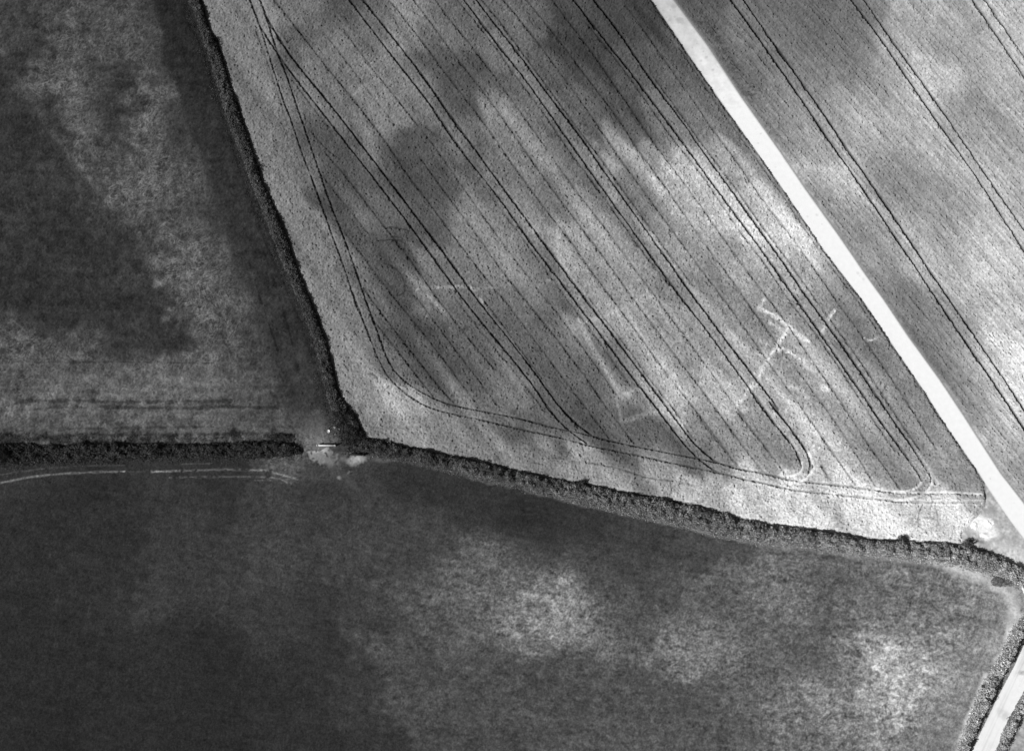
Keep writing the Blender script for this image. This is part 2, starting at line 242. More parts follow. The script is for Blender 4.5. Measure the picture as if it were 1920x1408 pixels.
CP_W = [(400,20,118),(440,110,122),(470,200,125),(500,290,125),(530,370,130),(570,450,130),(600,530,130),(630,620,130),(660,700,135),(690,760,140),(760,765,168),(720,820,135),(820,800,130),(860,850,135),(1000,850,140),(1100,880,140),(1230,870,138),(1200,900,150),(1330,930,175),(1400,900,185),(1500,950,215),(1600,960,216),(1700,980,218),(1780,980,218),(1650,925,195),(1800,935,180),(1400,940,200),(640,560,125),(560,330,118),(470,60,115),
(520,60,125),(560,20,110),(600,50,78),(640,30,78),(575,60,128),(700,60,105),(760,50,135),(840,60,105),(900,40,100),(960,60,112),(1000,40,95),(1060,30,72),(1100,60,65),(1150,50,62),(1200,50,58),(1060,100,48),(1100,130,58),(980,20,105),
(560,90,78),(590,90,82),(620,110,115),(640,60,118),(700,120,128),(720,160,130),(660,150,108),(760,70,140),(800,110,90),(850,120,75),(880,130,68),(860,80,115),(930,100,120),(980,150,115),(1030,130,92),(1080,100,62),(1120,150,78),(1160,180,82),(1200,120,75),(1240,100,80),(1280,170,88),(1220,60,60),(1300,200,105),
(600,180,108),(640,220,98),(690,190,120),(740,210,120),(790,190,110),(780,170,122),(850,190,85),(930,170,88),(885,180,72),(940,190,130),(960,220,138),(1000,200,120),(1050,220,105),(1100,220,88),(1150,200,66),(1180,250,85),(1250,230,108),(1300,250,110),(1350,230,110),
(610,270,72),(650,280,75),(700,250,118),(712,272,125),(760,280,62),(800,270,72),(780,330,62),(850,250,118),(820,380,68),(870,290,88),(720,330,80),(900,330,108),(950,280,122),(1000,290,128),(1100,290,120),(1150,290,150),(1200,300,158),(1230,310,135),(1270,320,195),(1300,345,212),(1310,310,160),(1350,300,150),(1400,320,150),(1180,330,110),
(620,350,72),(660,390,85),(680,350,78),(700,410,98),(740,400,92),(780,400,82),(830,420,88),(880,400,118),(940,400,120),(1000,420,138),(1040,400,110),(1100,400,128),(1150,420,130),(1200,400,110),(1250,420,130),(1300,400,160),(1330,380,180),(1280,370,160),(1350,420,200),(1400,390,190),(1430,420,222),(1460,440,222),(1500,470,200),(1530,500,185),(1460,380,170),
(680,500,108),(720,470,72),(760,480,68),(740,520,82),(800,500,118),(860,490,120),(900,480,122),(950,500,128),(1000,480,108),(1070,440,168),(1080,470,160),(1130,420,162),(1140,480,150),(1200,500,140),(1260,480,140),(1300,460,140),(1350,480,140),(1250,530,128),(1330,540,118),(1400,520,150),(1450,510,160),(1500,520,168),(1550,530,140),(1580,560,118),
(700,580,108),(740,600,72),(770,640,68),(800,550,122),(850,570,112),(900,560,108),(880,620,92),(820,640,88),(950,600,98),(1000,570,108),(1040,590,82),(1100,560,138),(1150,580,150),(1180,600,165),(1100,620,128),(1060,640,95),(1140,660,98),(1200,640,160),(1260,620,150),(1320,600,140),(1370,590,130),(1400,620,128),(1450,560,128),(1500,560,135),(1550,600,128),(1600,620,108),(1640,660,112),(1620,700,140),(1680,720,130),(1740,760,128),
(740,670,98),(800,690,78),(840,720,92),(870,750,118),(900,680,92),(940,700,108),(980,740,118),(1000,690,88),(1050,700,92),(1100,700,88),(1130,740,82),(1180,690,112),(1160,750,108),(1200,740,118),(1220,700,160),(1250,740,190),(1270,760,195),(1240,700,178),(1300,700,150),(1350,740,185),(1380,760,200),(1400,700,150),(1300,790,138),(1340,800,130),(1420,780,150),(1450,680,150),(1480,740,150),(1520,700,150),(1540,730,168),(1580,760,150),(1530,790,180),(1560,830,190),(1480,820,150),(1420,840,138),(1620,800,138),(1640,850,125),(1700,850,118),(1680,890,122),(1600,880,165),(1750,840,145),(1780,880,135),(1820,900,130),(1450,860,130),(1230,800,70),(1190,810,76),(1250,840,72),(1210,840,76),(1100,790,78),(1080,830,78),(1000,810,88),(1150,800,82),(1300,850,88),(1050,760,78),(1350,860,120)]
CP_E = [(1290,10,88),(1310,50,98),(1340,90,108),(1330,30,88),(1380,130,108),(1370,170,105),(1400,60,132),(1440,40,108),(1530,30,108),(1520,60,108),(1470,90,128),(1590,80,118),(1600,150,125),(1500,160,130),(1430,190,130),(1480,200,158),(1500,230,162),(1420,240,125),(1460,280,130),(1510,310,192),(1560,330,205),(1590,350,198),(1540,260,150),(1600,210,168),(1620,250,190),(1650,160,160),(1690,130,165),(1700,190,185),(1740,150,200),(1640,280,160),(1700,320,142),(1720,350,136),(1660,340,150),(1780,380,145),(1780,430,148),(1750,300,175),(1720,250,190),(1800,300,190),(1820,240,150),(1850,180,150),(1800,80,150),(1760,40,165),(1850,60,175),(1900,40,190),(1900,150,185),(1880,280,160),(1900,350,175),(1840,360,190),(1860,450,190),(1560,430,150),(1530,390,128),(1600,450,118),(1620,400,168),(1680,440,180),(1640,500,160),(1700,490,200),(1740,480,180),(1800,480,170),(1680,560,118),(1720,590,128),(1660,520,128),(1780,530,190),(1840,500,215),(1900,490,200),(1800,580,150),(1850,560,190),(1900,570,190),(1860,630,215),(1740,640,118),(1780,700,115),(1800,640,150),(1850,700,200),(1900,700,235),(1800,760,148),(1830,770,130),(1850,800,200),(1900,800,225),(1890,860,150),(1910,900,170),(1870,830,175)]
CP_M = [(30,60,65),(60,30,60),(100,30,75),(150,20,76),(220,30,78),(300,20,60),(330,60,45),(260,60,76),(180,70,78),(120,100,82),(60,100,60),(20,150,50),(90,150,90),(150,160,85),(200,130,60),(250,130,80),(300,110,65),(320,130,45),(370,120,50),(350,200,55),(380,260,60),(270,170,80),(200,190,55),(230,210,50),(130,200,90),(160,220,80),(90,220,60),(30,250,50),(50,330,55),(100,300,60),(170,260,85),(230,250,55),(280,220,90),(310,180,90),(290,280,90),(330,260,60),(230,300,85),(260,340,95),(300,330,85),(340,320,80),(360,350,90),(400,340,60),(190,330,75),(200,380,90),(130,380,55),(60,420,52),(270,400,85),(320,390,80),(370,400,70),(420,420,55),(240,440,50),(160,450,48),(60,500,48),(150,540,48),(280,470,70),(320,480,95),(350,450,92),(390,470,88),(430,480,78),(340,530,102),(390,540,96),(440,530,80),(480,520,55),(300,560,50),(200,600,48),(80,600,50),(370,600,86),(400,580,92),(440,570,82),(430,620,86),(470,620,66),(520,620,60),(540,700,52),(400,650,76),(320,640,50),(40,645,85),(80,650,85),(120,650,60),(160,655,75),(250,650,60),(60,690,85),(150,700,100),(250,710,100),(350,700,95),(420,710,100),(460,700,65),(500,710,70),(50,740,100),(120,735,105),(200,740,105),(300,735,100),(400,740,90),(480,740,60),(540,750,50),(580,780,58),(50,790,86),(150,785,95),(250,785,105),(350,790,100),(440,785,85),(500,780,80),(530,790,85),(570,800,80),(590,810,90),(100,815,75),(200,812,70),(300,812,75),(20,820,65),(590,840,105),(0,400,50),(0,300,50),(540,560,55),(560,640,55),(590,740,55)]
CP_L = [(50,900,55),(100,940,48),(200,930,48),(300,910,55),(400,930,50),(600,900,50),(590,860,100),(660,870,60),(760,900,50),(900,930,50),(1000,960,45),(1100,970,50),(1200,1000,60),(1300,1030,70),(1400,1040,75),(1500,1060,90),(1600,1080,95),(1700,1080,105),(1800,1100,115),(1850,1130,130),(1860,1180,135),(50,1000,50),(200,1000,50),(350,980,58),(500,1000,65),(600,990,60),(700,970,65),(650,1040,70),(520,1060,70),(400,1080,60),(300,1100,65),(200,1100,52),(100,1200,48),(300,1200,50),(500,1150,60),(600,1120,55),(700,1060,65),(750,1010,70),(800,1050,60),(850,1060,90),(900,1070,95),(950,1090,100),(900,1120,100),(850,1150,95),(960,1130,122),(1010,1110,135),(1050,1120,135),(1040,1150,150),(1100,1160,135),(1000,1180,115),(900,1180,95),(800,1180,75),(740,1110,85),(700,1150,65),(1150,1130,82),(1200,1170,85),(1090,1130,128),(1120,1180,112),(860,1110,98),(840,1170,92),(930,1160,122),(1250,1200,115),(1300,1220,120),(1200,1130,75),(1100,1080,70),(1000,1040,60),(1150,1050,65),(1250,1100,75),(1250,1040,70),(1350,1100,95),(1400,1090,108),(1450,1070,108),(1480,1110,115),(1550,1120,95),(1350,1150,85),(1290,1170,100),(1350,1190,115),(1420,1180,95),(1500,1180,90),(1600,1160,105),(1650,1120,110),(1700,1180,112),(1720,1220,130),(1780,1160,112),(1780,1220,118),(1450,1260,88),(1400,1230,105),(1480,1290,125),(1550,1240,82),(1600,1250,108),(1650,1230,165),(1690,1260,190),(1660,1290,165),(1600,1300,145),(1700,1300,160),(1740,1270,158),(1770,1240,158),(1550,1330,120),(1620,1350,145),(1680,1350,148),(1720,1340,120),(1780,1320,125),(1800,1270,130),(1600,1400,110),(1700,1400,115),(1500,1380,105),(1550,1290,130),(1300,1300,80),(1200,1300,80),(1350,1360,88),(1250,1380,85),(1400,1330,92),(1100,1250,80),(1000,1250,75),(900,1250,80),(780,1250,75),(740,1230,85),(760,1300,85),(800,1330,80),(720,1380,55),(850,1380,75),(950,1320,80),(1000,1380,80),(1100,1350,80),(1130,1390,85),(600,1250,52),(500,1300,48),(400,1250,45),(300,1300,48),(200,1300,48),(100,1350,45),(30,1300,48),(600,1380,50),(400,1390,45),(680,1310,60)]

mW = inside(P_CROPW); mE = inside(P_CROPE) & ~mW; mT = inside(P_TRACK) & ~mW & ~mE; mM = inside(P_MEADOW); mR = inside(P_ROAD)
FAR = inside(H5R+[(2300,1540),(2300,1220)])         # ground beyond the last hedge
H = np.zeros((ny, nx), np.float32); TONE = np.full((ny, nx), .1, np.float32)
n_f = noise(.10, seed=1); n_s = noise(.22, seed=2); n_m = noise(.7, seed=3); n_l = noise(3.0, seed=4); n_l2 = noise(2.2, seed=5)
DIR = math.radians(-52)
st_f = noise(3.0, .12, DIR, 6); st_m = noise(22, .9, DIR, 7); n_xl = noise(9, seed=8)
wx, wy = n_l*.8+n_m*.25, n_l2*.8+n_s*.2
# --- crops
KW = 0.90; KE = 1.12; KM = 0.84; KL = 0.95
st_w = noise(35, 1.1, DIR, 9); sx, sy = math.cos(DIR), math.sin(DIR); n_t = noise(.17, seed=10); spk = rng.standard_normal((ny, nx)).astype(np.float32)
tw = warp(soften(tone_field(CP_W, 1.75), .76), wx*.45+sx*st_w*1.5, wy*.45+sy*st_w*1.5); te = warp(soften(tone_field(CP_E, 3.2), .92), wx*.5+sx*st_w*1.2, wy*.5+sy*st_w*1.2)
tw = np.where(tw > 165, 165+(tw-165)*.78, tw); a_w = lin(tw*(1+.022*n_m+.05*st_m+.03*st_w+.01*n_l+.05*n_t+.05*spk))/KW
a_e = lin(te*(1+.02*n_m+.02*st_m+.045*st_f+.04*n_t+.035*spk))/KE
rd = np.full((ny, nx), 3.0, np.float32)
rut_depth = np.zeros((ny, nx), np.float32)
wob = n_m*.03
vary = noise(5, 1.5, DIR, 12)
for q, (P, k) in enumerate(zip(RUTS, RUTW)):
    d = dist([gsm(smooth(gp(P), 4), 1.6 if q < 2 else 4.0, 16 if 6 <= q < 10 else 0)], 1.0)+wob*.7+n_s*.02-.03*vary
    rim = np.maximum(rim, np.exp(-((d-.42)/.13)**2)*min(1, k)) if q else np.exp(-((d-.42)/.13)**2)
    rut_depth = np.maximum(rut_depth, np.clip(1-np.clip(d-.13*k, 0, 9)/(.13), 0, 1)*min(1, k))
dash = noise(1.3, .5, DIR, 11); thin = np.zeros((ny, nx), np.float32)
for q, (P, k) in enumerate(zip(THIN, THINW)):
    d = dist([gsm(smooth(gp(P), 4), 3.0)], 1.0)+n_s*.02+wob*.8
    lined = d if q == 0 else np.minimum(lined, d)
    thin = np.maximum(thin, np.clip(1-np.clip(d-.05, 0, 9)/.23, 0, 1)*np.clip(k*(1.3+.25*dash), .62, 1))
pale = np.zeros((ny, nx), np.float32)
for P in PALE_RUTS:
    d = dist([smooth(gp(P), 5)], 1.5); pale = np.maximum(pale, np.clip(1.2-d/.30, 0, 1))
U, V = ginv(XX, YY)
right_pale = np.clip((U-1380)/450, 0, 1)*np.clip((V-820)/60, 0, 1)      # headland ruts run on dry dusty soil at this end
crop_h = .62+.085*n_f+.05*n_s+.04*n_m
lodge = np.clip((n_l*.5+n_m*.6+(tw-165)/35)-.9, 0, 1)*.0
hw = crop_h-.44*rut_depth*(1-.5*right_pale)-.20*thin-.45*pale
mx = np.maximum(rut_depth*(1-.75*right_pale), .78*thin)
a_w2 = a_w*(1-.66*mx)
bright = np.zeros((ny, nx), np.float32)
for P, wd, s in PALE_MARKS:
    d = dist([gp(P)], 2.5)+.09*n_m+.10*n_s; bright = np.maximum(bright, s*np.clip(1.5-d/(wd*.076), 0, 1)*(.8+.2*n_s))
bright = np.clip(bright, 0, 1)
crk = dist([smooth(gp(P), 3) for P in CRACKS], .8)+.05*n_s; crk = np.clip(1.2-crk/.16, 0, 1)*.55
a_w2 = a_w2*(1-crk)*(1+rim*(.10+.35*right_pale)*(1-mx)); 
a_w2 = a_w2+(lin(226)/KW-a_w2)*np.clip(bright*(.78+.16*n_s+.12*n_m), 0, 1)*(1-.6*mx)
a_w2 = np.where(pale > .05, a_w2+(lin(222)/KW-a_w2)*pale*.75*np.clip(.8+.3*n_m, 0, 1), a_w2)
# dark gaps where plants are missing, more on the thin-sown headlands
hd = dist([smooth(gp(H1R), 3), smooth(gp(H2T), 3)], 7.0); headl = np.clip((6.5-hd)/2, 0, 1)
spots = noise(.16, seed=21)
nearl = np.clip(1-lined/.75, 0, 1); sp = np.clip((spots-2.75+.5*headl+.9*nearl)*2.0, 0, 1)
a_w2 *= 1-.30*sp; hw -= .09*sp
hz = noise(.9, .16, math.radians(-13), 22); a_w2 *= 1-.16*np.clip(hz-.9, 0, 1)*headl
edgeW = dist([gp(P_CROPW+[P_CROPW[0]])], 1.0)
he = crop_h*.95-.52*rut_depth-.2*thin+.04*st_f
a_e2 = a_e*(1-.74*np.maximum(rut_depth, .5*thin))*(1-.30*np.clip((spots-2.3)*2, 0, 1))
sp_e = TT(1280,0,2.995,100,120,200,240,330,450,400,560)
d = dist([smooth(gp(sp_e), 4)], 3.0); blk = noise(.5, .18, math.radians(5), 31); a_e2 *= 1-.30*np.clip(1.2-d/1.6, 0, 1)*np.clip(.2+blk, 0, 1.2)
edgeE = dist([gp(TKR)], 1.2)
# --- meadow, rough and matted grass
tm = warp(soften(tone_field(CP_M, 1.9), .85), n_l*.9+n_m*.6, n_l2*.9+n_s*.3)
def side(curve, closing, wdt):                       # 0..1 ramp into an area bounded by a traced curve
    m = inside(curve+closing); d = dist([smooth(gp(curve), 3)], 4.0); sdv = np.where(m, d, -d)+.35*n_m+.2*n_s+.3*n_l
    return np.clip(.5+sdv/wdt, 0, 1)
E_S = [(262,-100),(285,0),(300,60),(312,130),(332,180),(368,260),(398,340),(428,430),(455,500),(480,560),(500,640),(520,700),(556,765)]
k = side(E_S, [(620,770),(600,640),(500,350),(420,100),(380,-100)], 1.1); tm = tm+((41+.018*V+1.5*n_l)-tm)*k*.95
W_S = [(-90,30),(0,105),(60,190),(120,290),(180,360),(220,410),(250,450),(290,520),(335,575),(390,625)]
k = side(W_S, [(330,632),(150,615),(-90,620)], 1.6); tm = tm+((53+2*n_l)-tm)*k*.65*np.clip((628-V-12*n_m-20*n_l)/70, 0, 1)
k = side([(-90,690),(0,660),(60,640),(180,668),(300,678),(420,680),(500,705),(540,790)], [(520,812),(-90,812)], 3.2); tm = tm+((98-.02*V+12+4*n_l)-tm)*k*.35
wisp = 0
for q, a_ in enumerate((20, 65, 110, 155)): wisp = np.maximum(wisp, np.exp(-(noise(.62, .17, math.radians(a_), 41+q)/.42)**2)*np.clip(.5+.6*noise(.9, seed=71+q), 0, 1.2))
curl = wisp-wisp.mean()+.62
amt = np.clip((tm-52)/35, 0, 1)
smo = np.clip((V-660)/40, 0, 1)
tm2 = tm*(1+.07*n_m+.05*n_s+.085*spk+.05*n_t+amt*(.42-.26*smo)*(curl-.62)+.03*noise(6, .4, math.radians(-2), 43))
a_m = lin(tm2)/KM
for P, s, k in [(TT(0,0,2.995,10,290,70,380,160,550,260,700,330,800,420,900,540,1050,660,1190), .6, 1.45),(TT(0,0,2.995,790,0,850,150,890,330,960,520,1050,720,1120,900,1200,1100), .6, 1.12),(TT(0,0,2.995,0,360,70,440), .4, 1.3)]:
    d = dist([smooth(gp(P), 4)], 2.5)+.3*n_m; a_m *= 1+(k-1)*np.clip(1.3-d/s, 0, 1)
for P, s in [(TT(0,470,2.995,0,885,130,850,300,842,500,845,700,850,1000,848,1300,842), .22),(TT(0,470,2.995,0,905,200,890,400,880,700,882,1000,885,1300,880,1560,880), .25),(TT(0,470,2.995,380,1000,700,995,1200,990), .18),(TT(0,470,2.995,200,630,600,625,1000,630,1200,632), .15),(TT(0,470,2.995,300,1040,800,1035,1450,1030), .3),(TT(0,470,2.995,1480,0,1580,300,1660,600,1700,800), .14),(TT(0,470,2.995,1380,0,1460,260,1560,560), .12)]:
    d = dist([smooth(gp(P), 4)], 1.2)+.12*n_m; a_m *= 1-.42*np.clip(1.4-d/s, 0, 1)
vg = dist([smooth(gp(H1L), 3)], 4.0)                 # rough strip left of the hedge
a_m *= 1-.22*np.clip((2.4-vg)/1.2, 0, 1)*(.7+.3*n_m)
p = TT(0,0,2.995,1040,60,1090,150,1160,280,1220,500,1280,680,1330,830,1390,1020)+TT(0,470,2.995,1530,0,1600,150,1690,370,1760,560,1830,760)
d = dist([smooth(gp(p), 4)], 2.0)+.12*n_m+.1*n_s; a_m *= 1+.55*np.clip(1.25-d/.28, 0, 1)*np.clip(.6+.7*n_s, 0, 2)
d = dist([smooth(gp([(q[0]-7, q[1]) for q in p]), 4)], 1.0); a_m *= 1-.3*np.clip(1.2-d/.3, 0, 1)
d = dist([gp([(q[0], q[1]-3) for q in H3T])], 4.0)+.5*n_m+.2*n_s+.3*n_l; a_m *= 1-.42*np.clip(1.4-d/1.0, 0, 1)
# --- lower field
tl = warp(soften(tone_field(CP_L, 2.9), 1.04), n_l*1.1+n_m*.6, n_l2*.9+n_s*.3)
mot = noise(.17, seed=51); mot2 = noise(.42, .24, math.radians(-8), 52); hs = noise(7, .3, math.radians(62), 54)
nearh = np.clip(1.3-dist([gp(H4L)], 12.0)/8, 0, 1)
amt = np.clip((tl-50)/60, 0, 1)*(1-.75*nearh)
tl2 = tl*(1+(.04+.05*amt)*mot+(.025+.05*amt)*mot2+.035*n_m+.02*noise(5, .25, math.radians(-10), 53)+.075*spk+.035*nearh*hs+.17*(amt+.3)*(wisp-wisp.mean()))
tl2 = tl2+np.clip((75-tl)/20, 0, 1)*(4+1.6*n_s+1.5*spk); a_l = lin(tl2)/KL
for P, s, k in [(TT(0,470,2.995,0,1305,220,1265,450,1248,700,1240), .26, 3.4),(TT(0,470,2.995,680,1241,850,1242,1010,1238), .15, 1.3),(TT(0,470,2.995,0,1260,200,1230,450,1210,700,1205), .14, 1.5),(TT(0,470,2.995,830,1242,1000,1238,1250,1230,1500,1235), .22, 2.6),(TT(0,470,2.995,950,1275,1250,1270,1530,1275,1630,1310), .20, 1.9),(TT(0,470,2.995,1530,1245,1600,1265,1670,1282), .2, 2.6),(TT(0,470,2.995,1020,1198,1180,1196), .14, 2.0),(TT(0,470,2.995,1430,1290,1520,1290), .12, 1.6),
                (TT(1280,938,2.995,0,225,300,290,620,340,950,390,1200,430,1550,545), .12, .35),(TT(1280,938,2.995,600,345,800,350,960,380), .2, .4),(TT(1280,938,2.995,700,335,1000,375,1380,420), .1, .3),
                (TT(1280,938,2.995,1430,1240,1450,1210), .2, .5)]:
    d = dist([smooth(gp(P), 4)], 1.2)+.08*n_m+.04*n_s; a_l *= 1+k*np.clip(1.4-d/s, 0, 1)*np.clip(.75+.35*n_m+.25*n_s, 0, 1.5)
d = dist([gp([(q[0], q[1]+2) for q in H2B])], 3.0)+.15*n_m+.10*n_s
gr = np.clip((U-700)/1100, 0, 1)
vt = lin(88+75*gr)/KL; k = np.clip(1.2-d/(.42+.35*gr), 0, 1)*np.clip(.75+.25*n_s, 0, 1); a_l = a_l+(vt-a_l)*k
d = dist([smooth(gp([(q[0]-2, q[1]) for q in H4L]), 3)], 4.0)+.25*n_m+.12*n_s
k = np.clip(1.25-d/.85, 0, 1)*np.clip(.85+.2*n_s, 0, 1); a_l = a_l+(lin(205)/KL-a_l)*k
d = dist([gp([(1760,1050),(1800,1068),(1850,1088),(1885,1110),(1905,1135),(1900,1165)])], 4.0)+.3*n_m+.15*n_s
k = np.clip(1.3-d/1.3, 0, 1)*np.clip(.8+.2*n_s, 0, 1); a_l = a_l+(lin(192)/KL-a_l)*k
def patch(a, u, v, ru, rv, val, K, ang=0, s=1.0, rag=.25):
    x, y = g(u, v); dx = XX-x; dy = YY-y; c, si = math.cos(ang), math.sin(ang)
    r = np.hypot((dx*c+dy*si)/(ru/10), (-dx*si+dy*c)/(rv/10))+rag*n_m*.6+rag*n_s*.5
    k = np.clip(1.5-r, 0, 1)*s*np.clip(.85+.2*n_s, 0, 1.1); return a+(lin(val)/K-a)*k
a_l = patch(a_l, 602, 846, 15, 11, 180, KL, .2, .9, .9); a_l = patch(a_l, 592, 842, 12, 6, 215, KL, 0, .9, .6); a_l = patch(a_l, 655, 905, 18, 5, 95, KL, -.7, .5, 1.2); a_l = patch(a_l, 618, 864, 16, 4, 120, KL, -.5, .7, 1.0)
a_l = patch(a_l, 610, 862, 22, 8, 130, KL, -.5, .8, .6); a_l = patch(a_l, 668, 861, 20, 8, 185, KL, 0, .95, .3)
a_l = patch(a_l, 720, 862, 26, 4, 105, KL, 0, .8, .4); a_l = patch(a_l, 636, 896, 4, 3, 150, KL, -.6, .9, .3); a_l = patch(a_l, 645, 850, 16, 6, 85, KL, 0, .8, .4)
a_m = patch(a_m, 590, 800, 18, 18, 100, KM, 0, .5, .5); a_m = patch(a_m, 597, 830, 14, 12, 120, KM, 0, .7, .5)
# --- track, verge, road
vtk = np.clip(V/240, 0, 1)
mott = noise(1.1, .5, DIR, 64); trk = lin(186+50*vtk+2.2*n_m+2.5*mott+2.0*n_s-14*np.clip((noise(.22, seed=61)-2.1), 0, 1.5)-6*np.clip(n_l-.6, 0, 2)*(1-vtk))/1.0
for (a_, b_, r_) in ((205,95,1.4),(270,90,1.2),(265,180,2.4),(360,190,4.0),(345,170,3.0),(595,515,2.2),(550,545,2.4),(655,625,2.6),(845,855,1.5),(1085,1200,2.6),(470,430,2),(525,350,1.8),(1040,1160,1.5),(310,150,2.5),(300,60,3)):
    trk = patch(trk, 1200+a_/4.79, b_/4.79, r_*1.2, r_, 165, 1.0, 0, .6, .5)
for (a_, b_, r_) in ((930,160,1.5),(995,235,1.4),(1300,590,1.8),(1215,605,2.5),(1525,885,1.6),(1665,1110,2),(1720,1165,3),(1740,1320,2)):
    trk = patch(trk, 1260+a_/4.79, 280+b_/4.79, r_*1.2, r_, 190, 1.0, 0, .6, .5)
dL = dist([gp(TKL)], 2.0); dR = dist([gp(TKR)], 2.0)
trk = trk*(1-.30*np.clip(1-dL/.35, 0, 1))
kR = np.clip(1.1-np.abs(dR-.05)/.30, 0, 1); a_e2 = a_e2+(lin(150)/KE-a_e2)*kR*.8; trk = trk+(lin(165)-trk)*np.clip(1-dR/.30, 0, 1)*.8
tri = mT & (((U-1846)*-.842+(V-906)*.54 > 0)) & False
a_v = lin(np.clip(178+8*n_m+9*n_s, 0, 255))
a_v = patch(a_v, 1838, 985, 22, 14, 245, 1.0, -.5, 1, .3); a_v = patch(a_v, 1855, 1000, 14, 10, 245, 1.0, 0, 1, .3); a_v = patch(a_v, 1860, 955, 10, 8, 150, 1.0, 0, .8, .3)
a_v = patch(a_v, 1900, 1040, 30, 12, 215, 1.0, -.4, .7, .4); a_v = patch(a_v, 1818, 1012, 8, 3, 95, 1.0, -.2, .6, .4); a_v = patch(a_v, 1834, 1015, 8, 2.5, 90, 1.0, -.2, .7, .4)
rn = noise(9, .12, math.radians(62), 63)
a_r = lin(226+4*rn+2*n_m-10*np.clip(n_l, 0, 1)); a_r = patch(a_r, 1917, 1262, 6, 4, 120, 1.0, 0, .7, .5); a_r = patch(a_r, 1880, 1340, 8, 8, 185, 1.0, 0, .6, .4)
dr = dist([gp(H4R)], 2.0)
# --- put together
mV = ~mW & ~mE & ~mM & ~mR
up = np.zeros((ny, nx), bool)
P = gp(H2T); yb = np.interp(XX[0], P[:,0], P[:,1]); up = YY > yb[None,:]
mV_tri = mV & ~mT & up & (U > 1780)
mL = mV & ~mT & ~mV_tri & ~FAR
TONE[:] = a_l
TONE[mM] = a_m[mM]; TONE[mT] = trk[mT]; TONE[mV_tri] = a_v[mV_tri]; TONE[mR] = a_r[mR]
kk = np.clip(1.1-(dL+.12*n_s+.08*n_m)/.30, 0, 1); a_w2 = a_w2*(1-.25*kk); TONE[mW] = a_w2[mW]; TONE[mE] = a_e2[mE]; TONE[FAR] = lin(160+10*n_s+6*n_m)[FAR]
gras = .10+.035*n_f+.025*n_s+.02*n_m
H[:] = gras; H[mM] = (.14+.035*n_f+.04*n_s+.05*curl+.03*n_m)[mM]
H[mT] = .05; H[mR] = .05; H[mV_tri] = (.09+.02*n_f+.02*n_s)[mV_tri]
rut_t = dist([gp([((a[0]+b[0])/2+o, (a[1]+b[1])/2) for a, b in zip(TKL, TKL)]) for o in (12, 33)], 1.0)
e = np.clip((edgeW-.06+.05*n_m+.02*n_f)/.55, 0, 1); H[mW] = (.06+(hw-.06)*(.15+.85*e))[mW]
e = np.clip((edgeE-.15)/.45, 0, 1); H[mE] = (.06+(he-.06)*(.05+.95*e))[mE]
xe = np.minimum(np.minimum(XX-X0, xs[-1]-XX), np.minimum(YY-Y0, ys[-1]-YY)); H = .03+(H-.03)*np.clip(xe/.6, 0, 1)
H = np.maximum(H, .03)
TONE = np.clip(TONE, .006, .76).astype(np.float32)

def grey_material(name, base=None, attr=None, nscale=6.0, namp=.2, rough=1.0, detail=4):
    m = bpy.data.materials.new(name); m.use_nodes = True; t = m.node_tree; t.nodes.clear()
    o = t.nodes.new('ShaderNodeOutputMaterial'); b = t.nodes.new('ShaderNodeBsdfDiffuse'); b.inputs['Roughness'].default_value = rough
    tc = t.nodes.new('ShaderNodeTexCoord'); n = t.nodes.new('ShaderNodeTexNoise'); n.inputs['Scale'].default_value = nscale; n.inputs['Detail'].default_value = detail
    t.links.new(tc.outputs['Object'], n.inputs['Vector'])
    mr = t.nodes.new('ShaderNodeMapRange'); mr.inputs['From Min'].default_value = .25; mr.inputs['From Max'].default_value = .75
    mr.inputs['To Min'].default_value = 1-namp; mr.inputs['To Max'].default_value = 1+namp
    t.links.new(n.outputs['Fac'], mr.inputs['Value'])
    mu = t.nodes.new('ShaderNodeMath'); mu.operation = 'MULTIPLY'; t.links.new(mr.outputs[0], mu.inputs[0])
    if attr:
        a = t.nodes.new('ShaderNodeAttribute'); a.attribute_name = attr; t.links.new(a.outputs['Fac'], mu.inputs[1])
    else: mu.inputs[1].default_value = base
    t.links.new(mu.outputs[0], b.inputs['Color']); t.links.new(b.outputs[0], o.inputs[0]); return m
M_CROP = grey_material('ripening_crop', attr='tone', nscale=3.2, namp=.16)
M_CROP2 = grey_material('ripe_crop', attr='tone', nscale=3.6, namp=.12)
M_GRASS = grey_material('rough_grass', attr='tone', nscale=2.6, namp=.14)
M_CHALK = grey_material('chalk', attr='tone', nscale=1.2, namp=.03)
M_LEAF = grey_material('hedge_leaves', attr='tone', nscale=1.5, namp=.25)
M_FLOWER = grey_material('blossom', base=.5, nscale=8, namp=.2)
M_WOOD = grey_material('weathered_wood', base=.5, nscale=14, namp=.2)
M_DWOOD = grey_material('dark_wood', base=.05, nscale=14, namp=.3)
M_BARK = grey_material('bark', base=.05, nscale=10, namp=.3)
M_GALV = grey_material('galvanised_metal', base=.75, nscale=20, namp=.06)
M_FAR = grey_material('distant_fields', base=.09, nscale=.012, namp=.7, detail=6)
M_GT = grey_material('dry_grass', attr='tone', nscale=3, namp=.3)

